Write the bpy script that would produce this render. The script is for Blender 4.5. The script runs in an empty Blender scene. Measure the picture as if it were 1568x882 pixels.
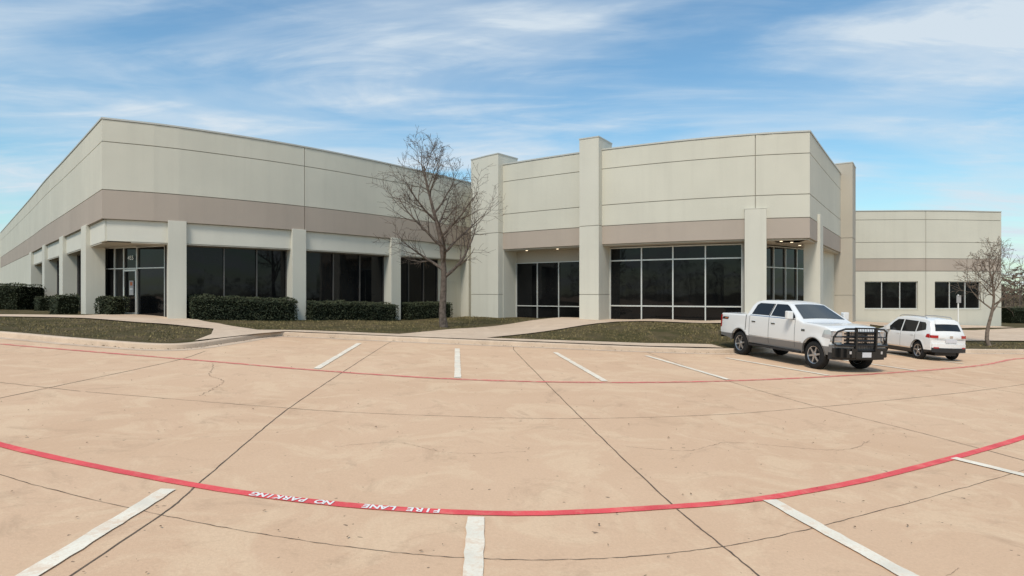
import bpy, bmesh, math, random
from mathutils import Vector, Matrix, noise
R=random.Random(7)
S=bpy.context.scene
COL=S.collection
# ------------------------------------------------------------ materials
def newmat(name):
    m=bpy.data.materials.new(name); m.use_nodes=True
    nt=m.node_tree; b=nt.nodes['Principled BSDF']
    return m,nt,b
def noisefac(nt,scale,lo,hi,detail=4,rough=.55,stretch=None,dist=0):
    g=nt.nodes.new('ShaderNodeNewGeometry')
    src=g.outputs['Position']
    if stretch:
        mp=nt.nodes.new('ShaderNodeMapping'); mp.inputs['Scale'].default_value=stretch
        nt.links.new(src,mp.inputs[0]); src=mp.outputs[0]
    n=nt.nodes.new('ShaderNodeTexNoise'); n.inputs['Scale'].default_value=scale; n.inputs['Detail'].default_value=detail
    n.inputs['Roughness'].default_value=rough; n.inputs['Distortion'].default_value=dist
    nt.links.new(src,n.inputs['Vector'])
    r=nt.nodes.new('ShaderNodeMapRange'); r.inputs['From Min'].default_value=lo; r.inputs['From Max'].default_value=hi
    nt.links.new(n.outputs['Fac'],r.inputs['Value'])
    return r.outputs[0]
def mix(nt,fac,a,b,mode='MIX'):
    n=nt.nodes.new('ShaderNodeMix'); n.data_type='RGBA'; n.blend_type=mode
    for s,v in ((0,fac),(6,a),(7,b)):
        if isinstance(v,(int,float)): n.inputs[s].default_value=v
        elif isinstance(v,tuple): n.inputs[s].default_value=(*v,1)
        else: nt.links.new(v,n.inputs[s])
    return n.outputs[2]
def mul(nt,a,k):
    n=nt.nodes.new('ShaderNodeMath'); n.operation='MULTIPLY'; nt.links.new(a,n.inputs[0])
    if isinstance(k,(int,float)): n.inputs[1].default_value=k
    else: nt.links.new(k,n.inputs[1])
    return n.outputs[0]
def bump(nt,b,h,strength,dist):
    n=nt.nodes.new('ShaderNodeBump'); n.inputs['Strength'].default_value=strength; n.inputs['Distance'].default_value=dist
    nt.links.new(h,n.inputs['Height']); nt.links.new(n.outputs[0],b.inputs['Normal'])
def simple(name,col,rough=.5,metal=0,spec=.5,coat=0,var=0,vs=3):
    m,nt,b=newmat(name)
    b.inputs['Base Color'].default_value=(*col,1); b.inputs['Roughness'].default_value=rough
    b.inputs['Metallic'].default_value=metal; b.inputs['Specular IOR Level'].default_value=spec
    b.inputs['Coat Weight'].default_value=coat
    if var:
        f=noisefac(nt,vs,.3,.7,detail=2)
        c=mix(nt,f,tuple(x*(1-var) for x in col),tuple(min(1,x*(1+var)) for x in col))
        nt.links.new(c,b.inputs['Base Color'])
    return m
def paintwall(name,col,streak=.10):
    m,nt,b=newmat(name)
    f1=noisefac(nt,.35,.3,.7,detail=3); c=mix(nt,f1,tuple(x*.94 for x in col),tuple(x*1.04 for x in col))
    f2=noisefac(nt,1.2,.5,.8,detail=5,stretch=(2.2,2.2,.12)); c=mix(nt,mul(nt,f2,streak*1.3),c,tuple(x*.55 for x in col))
    f3=noisefac(nt,22,.3,.7,detail=2); c=mix(nt,mul(nt,f3,.07),c,tuple(x*.7 for x in col))
    nt.links.new(c,b.inputs['Base Color']); b.inputs['Roughness'].default_value=.85; b.inputs['Specular IOR Level'].default_value=.25
    return m
M={}
M['wall']=paintwall('wall_paint',(.595,.575,.485))
M['beam']=paintwall('beam_paint',(.66,.64,.555),.06)
M['band']=paintwall('taupe_band_paint',(.425,.36,.30),.08)
M['colm']=paintwall('column_paint',(.62,.60,.515),.12)
M['tan']=paintwall('tan_stucco',(.47,.425,.35),.05)
M['joint']=simple('joint_sealant',(.33,.31,.26),.9)
M['coping']=simple('coping_metal',(.52,.51,.46),.45,.2)
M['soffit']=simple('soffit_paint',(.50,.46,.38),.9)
M['roof']=simple('roof_membrane',(.5,.5,.48),.9,var=.1)
M['alu']=simple('aluminium_frame',(.66,.66,.62),.4,.4)
M['alud']=simple('dark_frame',(.13,.12,.11),.45,.4)
def glassmat():
    m,nt,b=newmat('tinted_glass')
    f=noisefac(nt,.5,.35,.7,detail=3)
    c=mix(nt,f,(.003,.0035,.004),(.010,.010,.010)); nt.links.new(c,b.inputs['Base Color'])
    b.inputs['Roughness'].default_value=.03; b.inputs['Specular IOR Level'].default_value=.25
    f2=noisefac(nt,.9,.3,.7,detail=1); bump(nt,b,f2,.03,.05)
    return m
M['glass']=glassmat()
M['lamp'],nt,b=newmat('downlight_lamp'); b.inputs['Emission Color'].default_value=(1,.80,.55,1); b.inputs['Emission Strength'].default_value=2.2
def lotmat(name,a,bc):
    m,nt,b=newmat(name)
    f1=noisefac(nt,.20,.30,.70,detail=5,rough=.6,dist=.6); c=mix(nt,f1,a,bc)
    f2=noisefac(nt,.8,.49,.60,detail=7,rough=.7,dist=1.2); c=mix(nt,mul(nt,f2,.50),c,tuple(min(.78,x*1.16) for x in bc))
    f4=noisefac(nt,1.3,.55,.76,detail=7,rough=.74,dist=.8); c=mix(nt,mul(nt,f4,.62),c,tuple(x*.60 for x in a))
    f3=noisefac(nt,38,.3,.8,detail=4,rough=.75); c=mix(nt,mul(nt,f3,.34),c,tuple(x*.58 for x in a))
    f6=noisefac(nt,11,.73,.76,detail=2); c=mix(nt,mul(nt,f6,.7),c,(.08,.055,.04))
    f7=noisefac(nt,.42,.60,.80,detail=8,rough=.74,dist=2.); c=mix(nt,mul(nt,f7,.50),c,(.20,.135,.095))
    nt.links.new(c,b.inputs['Base Color']); b.inputs['Roughness'].default_value=.88; b.inputs['Specular IOR Level'].default_value=.3
    bump(nt,b,f3,.35,.006)
    return m
M['lot']=lotmat('lot_concrete',(.64,.425,.27),(.72,.50,.33))
M['walk']=lotmat('walk_concrete',(.56,.42,.30),(.64,.50,.37))
M['crack']=simple('joint_dark',(.12,.085,.06),.95,var=.3,vs=8)
M['hair']=simple('hairline_crack',(.26,.18,.125),.95,var=.3,vs=8)
def wornpaint(name,col,under,amt):
    m,nt,b=newmat(name)
    f=noisefac(nt,5,.50,.62,detail=7,rough=.75); g=noisefac(nt,45,.45,.7,detail=3,rough=.7)
    c=mix(nt,noisefac(nt,2.5,.3,.7,detail=2),tuple(x*.88 for x in col),tuple(min(.9,x*1.12) for x in col))
    c=mix(nt,mul(nt,f,amt),c,under); c=mix(nt,mul(nt,g,amt*.6),c,under)
    nt.links.new(c,b.inputs['Base Color']); b.inputs['Roughness'].default_value=.8
    return m
M['red']=wornpaint('red_marking_paint',(.74,.075,.085),(.68,.28,.20),.40)
M['redold']=wornpaint('faded_red_paint',(.68,.14,.13),(.66,.40,.27),.8)
M['white']=wornpaint('white_marking_paint',(.80,.74,.61),(.68,.49,.34),.65)
def grassmat():
    m,nt,b=newmat('dormant_grass')
    f1=noisefac(nt,.45,.35,.62,detail=5,rough=.65); c=mix(nt,f1,(.130,.112,.045),(.26,.195,.110))
    f2=noisefac(nt,2.2,.44,.64,detail=6,rough=.7); c=mix(nt,mul(nt,f2,.6),c,(.092,.096,.036))
    f4=noisefac(nt,1.1,.56,.70,detail=6,rough=.7,dist=1); c=mix(nt,mul(nt,f4,.8),c,(.29,.205,.13))
    f3=noisefac(nt,26,.35,.7,detail=4,rough=.7); c=mix(nt,mul(nt,f3,.5),c,(.05,.045,.02))
    nt.links.new(c,b.inputs['Base Color']); b.inputs['Roughness'].default_value=1; b.inputs['Specular IOR Level'].default_value=.1
    bump(nt,b,f3,1,.05); return m
M['grass']=grassmat()
M['blade']=simple('grass_blade',(.23,.18,.085),.9,spec=.1,var=.4,vs=6)
M['bark']=simple('bark',(.125,.10,.082),.95,spec=.1,var=.4,vs=9)
M['bark2']=simple('pale_bark',(.20,.155,.12),.95,spec=.1,var=.3,vs=9)
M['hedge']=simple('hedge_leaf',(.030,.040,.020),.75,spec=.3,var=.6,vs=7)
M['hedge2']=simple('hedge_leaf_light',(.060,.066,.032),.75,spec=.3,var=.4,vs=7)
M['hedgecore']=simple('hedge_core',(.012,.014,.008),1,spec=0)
M['deadleaf']=simple('dead_leaf',(.10,.06,.03),.9,var=.4)
M['ttree']=simple('treeline_twigs',(.11,.085,.06),1,spec=0,var=.4,vs=.5)
M['carwhite']=simple('white_car_paint',(.76,.76,.74),.25,coat=.6)
M['cargrey']=simple('grey_car_paint',(.17,.165,.16),.35,coat=.5)
M['black']=simple('black_plastic',(.018,.018,.019),.5)
M['blackg']=simple('black_powdercoat',(.012,.012,.012),.32)
M['chrome']=simple('chrome',(.7,.7,.71),.14,1)
M['alloy']=simple('alloy',(.50,.50,.51),.3,.9)
M['tire']=simple('tyre_rubber',(.02,.02,.02),.85,spec=.2)
M['seam']=simple('panel_gap',(.05,.05,.05),.8)
M['tail']=simple('tail_lamp_red',(.38,.008,.01),.15,coat=.5)
M['lens']=simple('headlamp_lens',(.55,.56,.58),.08,.4,coat=1)
M['plate']=simple('licence_plate',(.6,.6,.62),.5)
M['cglass']=simple('car_glass',(.012,.014,.016),.03,spec=.45)
M['cgl2']=simple('car_windscreen',(.045,.052,.055),.03,spec=.7)
M['orange']=simple('orange_print',(.50,.14,.05),.6)
M['whitep']=simple('white_print',(.8,.8,.76),.6)
M['paper']=simple('door_poster',(.35,.34,.33),.6)
# ------------------------------------------------------------ mesh builder
class MB:
    def __init__(s): s.v=[];s.f=[];s.m=[];s.mats=[]
    def mi(s,k):
        if k not in s.mats: s.mats.append(k)
        return s.mats.index(k)
    def face(s,pts,k):
        n=len(s.v); s.v+= [tuple(p) for p in pts]; s.f.append(tuple(range(n,n+len(pts)))); s.m.append(s.mi(k))
    def box8(s,p,k):
        n=len(s.v); s.v+=[tuple(q) for q in p]; i=s.mi(k)
        for f in ((0,3,2,1),(4,5,6,7),(0,1,5,4),(1,2,6,5),(2,3,7,6),(3,0,4,7)):
            s.f.append(tuple(n+a for a in f)); s.m.append(i)
    def box(s,x0,x1,y0,y1,z0,z1,k,T=None):
        p=[(x0,y0,z0),(x1,y0,z0),(x1,y1,z0),(x0,y1,z0),(x0,y0,z1),(x1,y0,z1),(x1,y1,z1),(x0,y1,z1)]
        if T: p=[T(*q) for q in p]
        s.box8(p,k)
    def tube(s,pts,rs,n,k,cap=True):
        base=len(s.v); i=s.mi(k); prev=None
        pts=[Vector(p) for p in pts]
        for j,p in enumerate(pts):
            d=(pts[min(j+1,len(pts)-1)]-pts[max(j-1,0)])
            if d.length<1e-9: d=Vector((0,0,1))
            d.normalize()
            if prev is None:
                a=Vector((0,0,1)) if abs(d.z)<.9 else Vector((1,0,0)); u=d.cross(a).normalized()
            else:
                u=(prev-d*prev.dot(d)); u=u.normalized() if u.length>1e-6 else d.orthogonal().normalized()
            prev=u; w=d.cross(u)
            for q in range(n):
                a=2*math.pi*q/n; c=p+(u*math.cos(a)+w*math.sin(a))*rs[j]; s.v.append((c.x,c.y,c.z))
        for j in range(len(pts)-1):
            for q in range(n):
                a=base+j*n+q; b=base+j*n+(q+1)%n
                s.f.append((a,b,b+n,a+n)); s.m.append(i)
        if cap:
            s.f.append(tuple(base+q for q in range(n))); s.m.append(i)
            e=base+(len(pts)-1)*n; s.f.append(tuple(e+q for q in range(n))[::-1]); s.m.append(i)
    def lathe(s,prof,cx,cy,cz,n,k):
        base=len(s.v); i=s.mi(k)
        for (r,y) in prof:
            for q in range(n):
                a=2*math.pi*q/n; s.v.append((cx+r*math.cos(a),cy+y,cz+r*math.sin(a)))
        for j in range(len(prof)-1):
            for q in range(n):
                a=base+j*n+q; b=base+j*n+(q+1)%n; s.f.append((a,b,b+n,a+n)); s.m.append(i)
    def obj(s,name,parent=None,smooth=False,bevel=0,recalc=True,ang=35):
        me=bpy.data.meshes.new(name); me.from_pydata(s.v,[],s.f)
        for k in s.mats: me.materials.append(M[k])
        for p,i in zip(me.polygons,s.m): p.material_index=i; p.use_smooth=smooth
        if recalc:
            bm=bmesh.new(); bm.from_mesh(me)
            if smooth: bmesh.ops.remove_doubles(bm,verts=bm.verts,dist=1e-4)
            bmesh.ops.dissolve_degenerate(bm,edges=bm.edges,dist=1e-5)
            bmesh.ops.recalc_face_normals(bm,faces=bm.faces)
            if smooth:
                for e in bm.edges:
                    if len(e.link_faces)==2 and e.calc_face_angle(0)>math.radians(ang): e.smooth=False
            bm.to_mesh(me); bm.free()
        o=bpy.data.objects.new(name,me); COL.objects.link(o)
        if parent: o.parent=parent
        if bevel:
            b=o.modifiers.new('bevel','BEVEL'); b.width=bevel; b.segments=2; b.limit_method='ANGLE'
        return o
def empty(name):
    o=bpy.data.objects.new(name,None); COL.objects.link(o); o.empty_display_size=.5; return o
# ------------------------------------------------------------ terrain
def soft(x,lo,hi,k=20):
    if x>hi: return hi+k*(1-math.exp(-(x-hi)/k))
    if x<lo: return lo-k*(1-math.exp(-(lo-x)/k))
    return x
def plane(x,y): return -.035*soft(x,-26,26)+.017*soft(y,-30,45)
CTRL=[(-16.7,25,.11),(-14.3,26.3,.06),(-10.3,29.7,-.02),(-6.5,34.2,-.17),(-2.3,40,-.26),(-.5,34,.2),(4,30.8,.42),(7.8,28.7,.6),(10.9,27.5,.74),(13.1,27,.7),
 (16.4,31.9,.6),(19.6,36.6,.5),(24,43,.25),(29,43,.23),(34.7,43.6,.23),(-2.8,25.5,.18),(20.5,26.3,.13),(-10,22,.13),(-20,20,.13),(-24,33,-.25),(-29.5,38.8,-.6),
 (-35.6,45.5,-1.),(-30,30,-.1),(-45,40,-.6),(22,34,.12),(30,34,.1),(45,45,.1),(0,70,0),(-60,60,-1),(60,60,0),(-27,35,-.42),(-30,36.8,-.48)]
CURB0=[(-60,27),(-30,22.2),(-20,19.4),(-15.05,18.04),(-12.0,17.0),(-9.9,16.45),(-9.1,16.55),(-8.75,17.2),(-8.45,19.2),(-8.35,20.4),(-8.0,21.15),(-7.2,21.25),(-3.64,20.85),(0,20.6),(4.65,20.35),(7.16,20.65),
 (10,22.2),(12.6,24.2),(14.2,25.3),(15.5,25.6),(16.3,25.1),(16.8,24.3),(17.5,23.95),(20.7,24.8),(30,27.5),(60,34)]
def catmull(P,sub=6):
    out=[]
    for i in range(len(P)-1):
        p0=Vector(P[max(i-1,0)]);p1=Vector(P[i]);p2=Vector(P[i+1]);p3=Vector(P[min(i+2,len(P)-1)])
        t1=(p2-p0)*.5; t2=(p3-p1)*.5; L=(p2-p1).length
        if t1.length>L: t1*=L/t1.length
        if t2.length>L: t2*=L/t2.length
        for j in range(sub):
            t=j/sub; a=2*t**3-3*t*t+1; b=t**3-2*t*t+t; c=-2*t**3+3*t*t; d=t**3-t*t
            out.append(tuple(p1*a+t1*b+p2*c+t2*d))
    out.append(tuple(P[-1])); return out
CURB=catmull(CURB0,5)
def curbdist(x,y):
    best=1e9
    for i in range(len(CURB)-1):
        ax,ay=CURB[i];bx,by=CURB[i+1]
        dx,dy=bx-ax,by-ay; L=dx*dx+dy*dy
        t=max(0,min(1,((x-ax)*dx+(y-ay)*dy)/L)); d=math.hypot(x-ax-t*dx,y-ay-t*dy)
        if d<best: best=d
    return best
def gz(x,y):
    sw=sv=0
    for cx,cy,o in CTRL:
        w=1/((x-cx)**2+(y-cy)**2+.3)**1.6; sw+=w; sv+=w*o
    o=sv/sw; d=curbdist(x,y); t=min(1,d/4.); t=t*t*(3-2*t)
    n=.03*noise.noise(Vector((x*.35,y*.35,0)))*t
    return plane(x,y)+.135*(1-t)+t*o+n
def sheet(name,poly,zf,mat,step,lim=None,parent=None):
    bm=bmesh.new(); vs=[bm.verts.new((p[0],p[1],0)) for p in poly]
    es=[bm.edges.new((vs[i],vs[(i+1)%len(vs)])) for i in range(len(vs))]
    bmesh.ops.triangle_fill(bm,use_beauty=True,edges=es)
    xs=[p[0] for p in poly]; ys=[p[1] for p in poly]
    x0,x1,y0,y1=min(xs),max(xs),min(ys),max(ys)
    if lim: x0,x1,y0,y1=max(x0,lim[0]),min(x1,lim[1]),max(y0,lim[2]),min(y1,lim[3])
    x=math.ceil(x0/step)*step
    while x<x1:
        bmesh.ops.bisect_plane(bm,geom=bm.verts[:]+bm.edges[:]+bm.faces[:],plane_co=(x,0,0),plane_no=(1,0,0)); x+=step
    y=math.ceil(y0/step)*step
    while y<y1:
        bmesh.ops.bisect_plane(bm,geom=bm.verts[:]+bm.edges[:]+bm.faces[:],plane_co=(0,y,0),plane_no=(0,1,0)); y+=step
    for v in bm.verts: v.co.z=zf(v.co.x,v.co.y)
    for f in bm.faces: f.smooth=True
    bmesh.ops.recalc_face_normals(bm,faces=bm.faces)
    if sum(f.normal.z for f in bm.faces)<0: bmesh.ops.reverse_faces(bm,faces=bm.faces)
    me=bpy.data.meshes.new(name); bm.to_mesh(me); bm.free(); me.materials.append(M[mat])
    o=bpy.data.objects.new(name,me); COL.objects.link(o)
    if parent:o.parent=parent
    return o
g=MB(); st=[-1500,-900,-500,-300,-200,-140,-100,-75,-60]+list(range(-50,51,10))+[60,75,100,140,200,300,500,900,1500]
for i in range(len(st)-1):
    for j in range(len(st)-1):
        g.face([(x,y,plane(x,y)-.6) for x,y in ((st[i],st[j]),(st[i+1],st[j]),(st[i+1],st[j+1]),(st[i],st[j+1]))],'grass')
g.obj('ground',smooth=True)
sheet('parking_lot',[(-60,-40)]+[(60,-40)]+[(p[0],p[1]+.02) for p in CURB[::-1]],lambda x,y:plane(x,y),'lot',5)
sheet('lawn',[(p[0],p[1]+.1) for p in CURB]+[(60,90),(-60,90)],gz,'grass',1.5,(-40,40,10,60))
c=MB()
nrm=[]
for i,p in enumerate(CURB):
    a=Vector(CURB[max(i-1,0)]);b=Vector(CURB[min(i+1,len(CURB)-1)]); d=(b-a).normalized(); nrm.append(Vector((-d.y,d.x)))
prof=[(-.32,.006),(-.02,.012),(0,.12),(.03,.145),(.17,.15),(.20,.02)]
for i in range(len(CURB)-1):
    for j in range(len(prof)-1):
        q=[]
        for (ii,jj) in ((i,j),(i+1,j),(i+1,j+1),(i,j+1)):
            P=Vector(CURB[ii])+nrm[ii]*prof[jj][0]; q.append((P.x,P.y,plane(P.x,P.y)+prof[jj][1]))
        c.face(q,'walk')
c.obj('kerb',smooth=True,ang=30)
def off(o=.035):
    return lambda x,y: gz(x,y)+o
sheet('sidewalk',[(-9.0,17.4),(-8.3,20.2),(-7.85,21.3),(-8.9,21.5),(-10.9,23.3),(-13.4,26.2),(-15.0,27.2),(-17.6,27.6),(-18,25.8),(-22,25.4),(-30,24.6),(-30,23.6),(-21,23.9),(-16.9,24.3),(-13.3,23.1),(-10.4,21.4),(-9.5,19.4)],off(),'walk',.75)
sheet('sidewalk',[(-7.85,21.3),(-3.9,21.0),(0,20.8),(4.6,20.55),(7.2,20.85),(7.0,21.5),(4.6,21.2),(-.9,21.45),(4.9,28.3),(8.4,26.9),(12.6,25.4),(14.6,26.0),(16,28.5),(19.5,33.5),(21,36),(34,41.5),(34,42.9),(20,43),(13.5,33),(10,30.5),(4,31.9),(2.6,31.9),(-4.0,21.75),(-7.4,22.0),(-8.9,21.5)],off(),'walk',.75)
sheet('driveway',[(18.2,27.6),(40,33),(60,38),(60,42),(34,41),(22.5,34.5),(18.6,30)],off(.04),'walk',1.5)
# ------------------------------------------------------------ markings
marks=empty('pavement_markings')
def ribbon(mb,pts,w,mat,dz,sub=6,jit=.004,curve=True):
    P=catmull(pts,sub) if curve else pts
    Q=[Vector(P[0])]
    for i in range(len(P)-1):
        a=Vector(P[i]);b=Vector(P[i+1]);n=max(1,int((b-a).length/.12))
        n=min(n,60)
        for j in range(1,n+1): Q.append(a.lerp(b,j/n))
    L=[];Rr=[]
    for i,p in enumerate(Q):
        d=(Q[min(i+1,len(Q)-1)]-Q[max(i-1,0)]).normalized(); nn=Vector((-d.y,d.x))
        l=p+nn*(w/2+R.uniform(-jit,jit)); r=p-nn*(w/2+R.uniform(-jit,jit))
        L.append((l.x,l.y,plane(l.x,l.y)+dz)); Rr.append((r.x,r.y,plane(r.x,r.y)+dz))
    for i in range(len(Q)-1): mb.face([Rr[i],Rr[i+1],L[i+1],L[i]],mat)
    return Q
RED1=[(-12,10.6),(-9,8.85),(-6,7.19),(-3.23,6.08),(-1.59,5.67),(0,5.59),(1.58,5.92),(2.6,6.26),(4.3,7.15),(7.9,9.47),(13,13.2)]
RED2=[(-24,19.6),(-13.7,16.4),(-6.21,14.28),(-4.44,13.74),(-1.18,13.17),(2.08,13.44),(5.31,14.42),(10.06,16.7),(14.9,19.57),(18.8,22.6),(26,26)]
mb=MB(); ribbon(mb,RED1,.112,'red',.008,jit=.003); mb.obj('fire_lane_line',marks)
mb=MB(); ribbon(mb,RED2,.12,'redold',.008,jit=.02); mb.obj('fire_lane_line_far',marks)
mb=MB()
for a,b in (((-4.9,19.7),(-4.44,13.95)),((-1.71,19.18),(-1.18,13.35)),((1.34,19.05),(2.06,13.6)),((4.17,19.02),(5.12,14.5)),((6.7,19.2),(8.2,15.9)),((10.1,21.0),(11.6,17.6)),((13.3,23.6),(14.7,20)),
            ((-3.30,5.9),(-3.22,1.2)),((-.326,5.47),(-.12,1)),((2.6,6.19),(3.5,2.4)),((5.81,8.08),(8.0,3.9))):
    ribbon(mb,[a,b],.15,'white',.012,curve=False,jit=.008)
mb.obj('stall_stripes',marks)
mb=MB()
def crackline(pts,w=.014,wig=.005,mat='crack'):
    P=catmull(pts,8); Q=[]
    for i in range(len(P)-1):
        a=Vector(P[i]);b=Vector(P[i+1])
        for j in range(3): Q.append(tuple(a.lerp(b,j/3)+Vector((R.uniform(-wig,wig),R.uniform(-wig,wig)))))
    ribbon(mb,Q,w,mat,.004,curve=False,jit=.0025)
crackline([(-4.04,21),(-4.04,19.6),(-3.55,9.99),(-3.13,6.22),(-3.02,5.3),(-3.0,1)],.015)
crackline([(.06,20.5),(.06,19.4),(1.10,9.76),(1.57,5.89),(1.82,4.54),(2.2,1)],.015)
crackline([(-8.2,16.4),(-7.94,14.5),(-8.1,9.7),(-8.3,4)],.016)
crackline([(4.4,20.2),(5.06,14.2),(5.73,11.3),(6.41,9.34),(7.6,5)],.012)
crackline([(-7.27,10.45),(-3.12,9.65),(-1,9.55),(1.15,9.72),(4.15,10.66),(10.3,13.9),(16,17.5)],.010,.008)
crackline([(-8,7.8),(-5.14,6.16),(-2.66,5.16),(-.92,4.72),(.38,4.69),(1.69,5.02),(3.16,5.76),(6.37,7.64),(10,10)],.007,.006)
crackline([(-14,12.4),(-10.5,11.4),(-7.27,10.45)],.012,.01)
crackline([(9.2,21.6),(11.2,15.2),(12,12)],.012)
crackline([(-6.9,14.2),(-6.2,12.6),(-5.6,11.9),(-5.3,10.4)],.008,.03,'hair')
crackline([(1.5,8.1),(2.3,8.0),(3.0,8.5),(4.4,8.3),(5.2,8.9)],.005,.02,'hair')
crackline([(-2.2,7.6),(-1.5,7.9),(-.7,7.5),(.2,7.7)],.004,.02,'hair')
crackline([(2.1,4.3),(2.6,4.5),(2.9,4.4),(3.5,4.8)],.003,.01,'hair')
mb.obj('concrete_joints',marks)
def lettering(txt,pos,ang,size,mat,name,parent,rot=None,dz=.013,fat=.0025):
    cu=bpy.data.curves.new(name,'FONT'); cu.body=txt; cu.size=size; cu.align_x='CENTER'; cu.align_y='CENTER'; cu.offset=fat
    o=bpy.data.objects.new('tmp',cu); COL.objects.link(o)
    dg=bpy.context.evaluated_depsgraph_get(); me=bpy.data.meshes.new_from_object(o.evaluated_get(dg)); bpy.data.objects.remove(o)
    me.name=name; me.materials.clear(); me.materials.append(M[mat])
    q=bpy.data.objects.new(name,me); COL.objects.link(q); q.parent=parent
    if rot is None:
        n=Vector((.035,-.017,1)).normalized(); x=Vector((math.cos(ang),math.sin(ang),0)); x=(x-n*x.dot(n)).normalized(); y=n.cross(x)
        m=Matrix((x,y,n)).transposed().to_4x4(); m.translation=(pos[0],pos[1],plane(*pos)+dz); q.matrix_world=m
    else: q.matrix_world=rot
    return q
Q=catmull(RED1,20)
def red_at(x):
    for i in range(len(Q)-1):
        if Q[i][0]<=x<Q[i+1][0]:
            t=(x-Q[i][0])/(Q[i+1][0]-Q[i][0]); return (x,Q[i][1]+t*(Q[i+1][1]-Q[i][1])), math.atan2(Q[i+1][1]-Q[i][1],Q[i+1][0]-Q[i][0])
for name,word,x0,step in (('lettering_fire_lane','FIRE LANE',-.68,-.082),('lettering_no_parking','NO PARKING',-1.70,-.083)):
    for i,ch in enumerate(word):
        if ch==' ': continue
        p,a=red_at(x0+step*i)
        lettering(ch,p,a+math.pi,.125,'whitep',name,marks,fat=.004)
# ------------------------------------------------------------ building
bld=empty('office_warehouse_building')
class Path:
    def __init__(s,pts,curve=True):
        P=catmull(pts,10) if curve and len(pts)>2 else list(pts)
        s.p=[Vector(p) for p in P]; s.c=[0]
        for i in range(len(s.p)-1): s.c.append(s.c[-1]+(s.p[i+1]-s.p[i]).length)
        s.L=s.c[-1]
    def at(s,t,d=0):
        i=0
        while i<len(s.c)-2 and s.c[i+1]<t: i+=1
        e=(s.p[i+1]-s.p[i]).normalized()
        P=s.p[i]+e*(t-s.c[i])
        if d!=0:
            def dr(k):
                k=max(0,min(len(s.p)-2,k)); return (s.p[k+1]-s.p[k]).normalized()
            f=(t-s.c[i])/max(1e-6,s.c[i+1]-s.c[i]); f=max(0,min(1,f))
            e=(dr(i-1)*(.5-.5*f)+dr(i)*.5+dr(i+1)*(.5*f)).normalized() if len(s.p)>2 else e
            P=P+Vector((e.y,-e.x))*d
        return P
    def of(s,x,y):
        q=Vector((x,y)); best=None
        for i in range(len(s.p)-1):
            a=s.p[i];b=s.p[i+1];e=b-a;t=max(0,min(1,(q-a).dot(e)/e.length_squared)); d=(a+e*t-q).length
            if best is None or d<best[0]: best=(d,s.c[i]+t*e.length)
        return best[1]
def pbox(mb,pa,s0,s1,z0,z1,d0,d1,mat,seg=1.0):
    n=max(1,int(math.ceil((s1-s0)/seg))); base=len(mb.v); i=mb.mi(mat)
    for k in range(n+1):
        s=s0+(s1-s0)*k/n; a=pa.at(s,d0); b=pa.at(s,d1)
        mb.v+=[(a.x,a.y,z0),(b.x,b.y,z0),(b.x,b.y,z1),(a.x,a.y,z1)]
    for k in range(n):
        o=base+4*k
        for q in range(4):
            r=(q+1)%4; mb.f.append((o+q,o+r,o+4+r,o+4+q)); mb.m.append(i)
    mb.f.append((base+3,base+2,base+1,base)); mb.m.append(i)
    o=base+4*n; mb.f.append((o,o+1,o+2,o+3)); mb.m.append(i)
GAP=.032
def panels(mb,pa,scuts,zc,mats,d=0):
    for k in range(len(zc)-1):
        for i in range(len(scuts)-1):
            a,b=scuts[i],scuts[i+1]
            pbox(mb,pa,a+(GAP/2 if i else 0),b-(GAP/2 if i<len(scuts)-2 else 0),zc[k]+GAP/2,zc[k+1]-GAP/2,d-.05,d,mats[k])
    pbox(mb,pa,scuts[0],scuts[-1],zc[0],zc[-1],d-.35,d-.052,'joint')
def storefront(gl,fr,pa,s0,s1,z0,z1,d,vs,hs,fm='alu',w=.055):
    ed=[s0]+sorted(vs)+[s1]
    for i in range(len(ed)-1):
        t=R.uniform(-.012,.012); pbox(gl,pa,ed[i],ed[i+1],z0,z1,d-.05,d-.012+t*.8,'glass',seg=1.3)
    for s in [s0+w/2]+list(vs)+[s1-w/2]: pbox(fr,pa,s-w/2,s+w/2,z0,z1,d+.002,d+.07,fm)
    for z in [z0+w/2]+list(hs)+[z1-w/2]: pbox(fr,pa,s0+.001,s1-.001,z-w/2,z+w/2,d+.002,d+.06,fm,seg=1.3)
PF=Path([(-16.7,25),(-14.33,26.3),(-10.3,29.7),(-6.48,34.2),(-2.3,40.1)])
PS=Path([(-60,72),(-35.6,45.5),(-29.5,38.8),(-24.1,33),(-19.1,27.6),(-16.7,25)])
PC=Path([(-2.05,35.6),(-.5,34),(3.97,30.8),(7.82,28.7),(10.9,27.5),(13.1,27.0)])
PR=Path([(13.1,27.0),(16.4,31.9),(19.6,36.6),(24,43.2)])
PW=Path([(21,43.3),(24.2,43.2),(29.2,42.95),(34.75,43.6)])
up=MB(); lo=MB(); gl=MB(); fr=MB(); cm=MB(); cop=MB(); sof=MB(); lam=MB()
RT=9.23
zl=[5.16,6.36,8.32,RT]; ml=['band','wall','wall']
panels(up,PF,[0,PF.of(-10.1,29.9),PF.L],zl,ml)
panels(up,PS,[0,PS.L-46,PS.L-32,PS.L-17,PS.L],zl,ml)
for pa in (PF,PS): pbox(cop,pa,0,pa.L,RT,RT+.07,-.38,.03,'coping')
pbox(lo,PF,.15,PF.L,4.28,5.155,-.65,-.12,'beam'); pbox(lo,PS,PS.L-30,PS.L-.15,4.28,5.155,-.65,-.12,'beam')
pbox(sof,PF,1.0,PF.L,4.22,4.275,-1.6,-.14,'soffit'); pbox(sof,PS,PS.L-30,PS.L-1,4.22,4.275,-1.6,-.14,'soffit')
sof.face([(-16.6,25.25,4.24),(-12.6,28.2,4.24),(-14.5,31,4.24),(-20.5,30,4.24)],'soffit')
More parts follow.
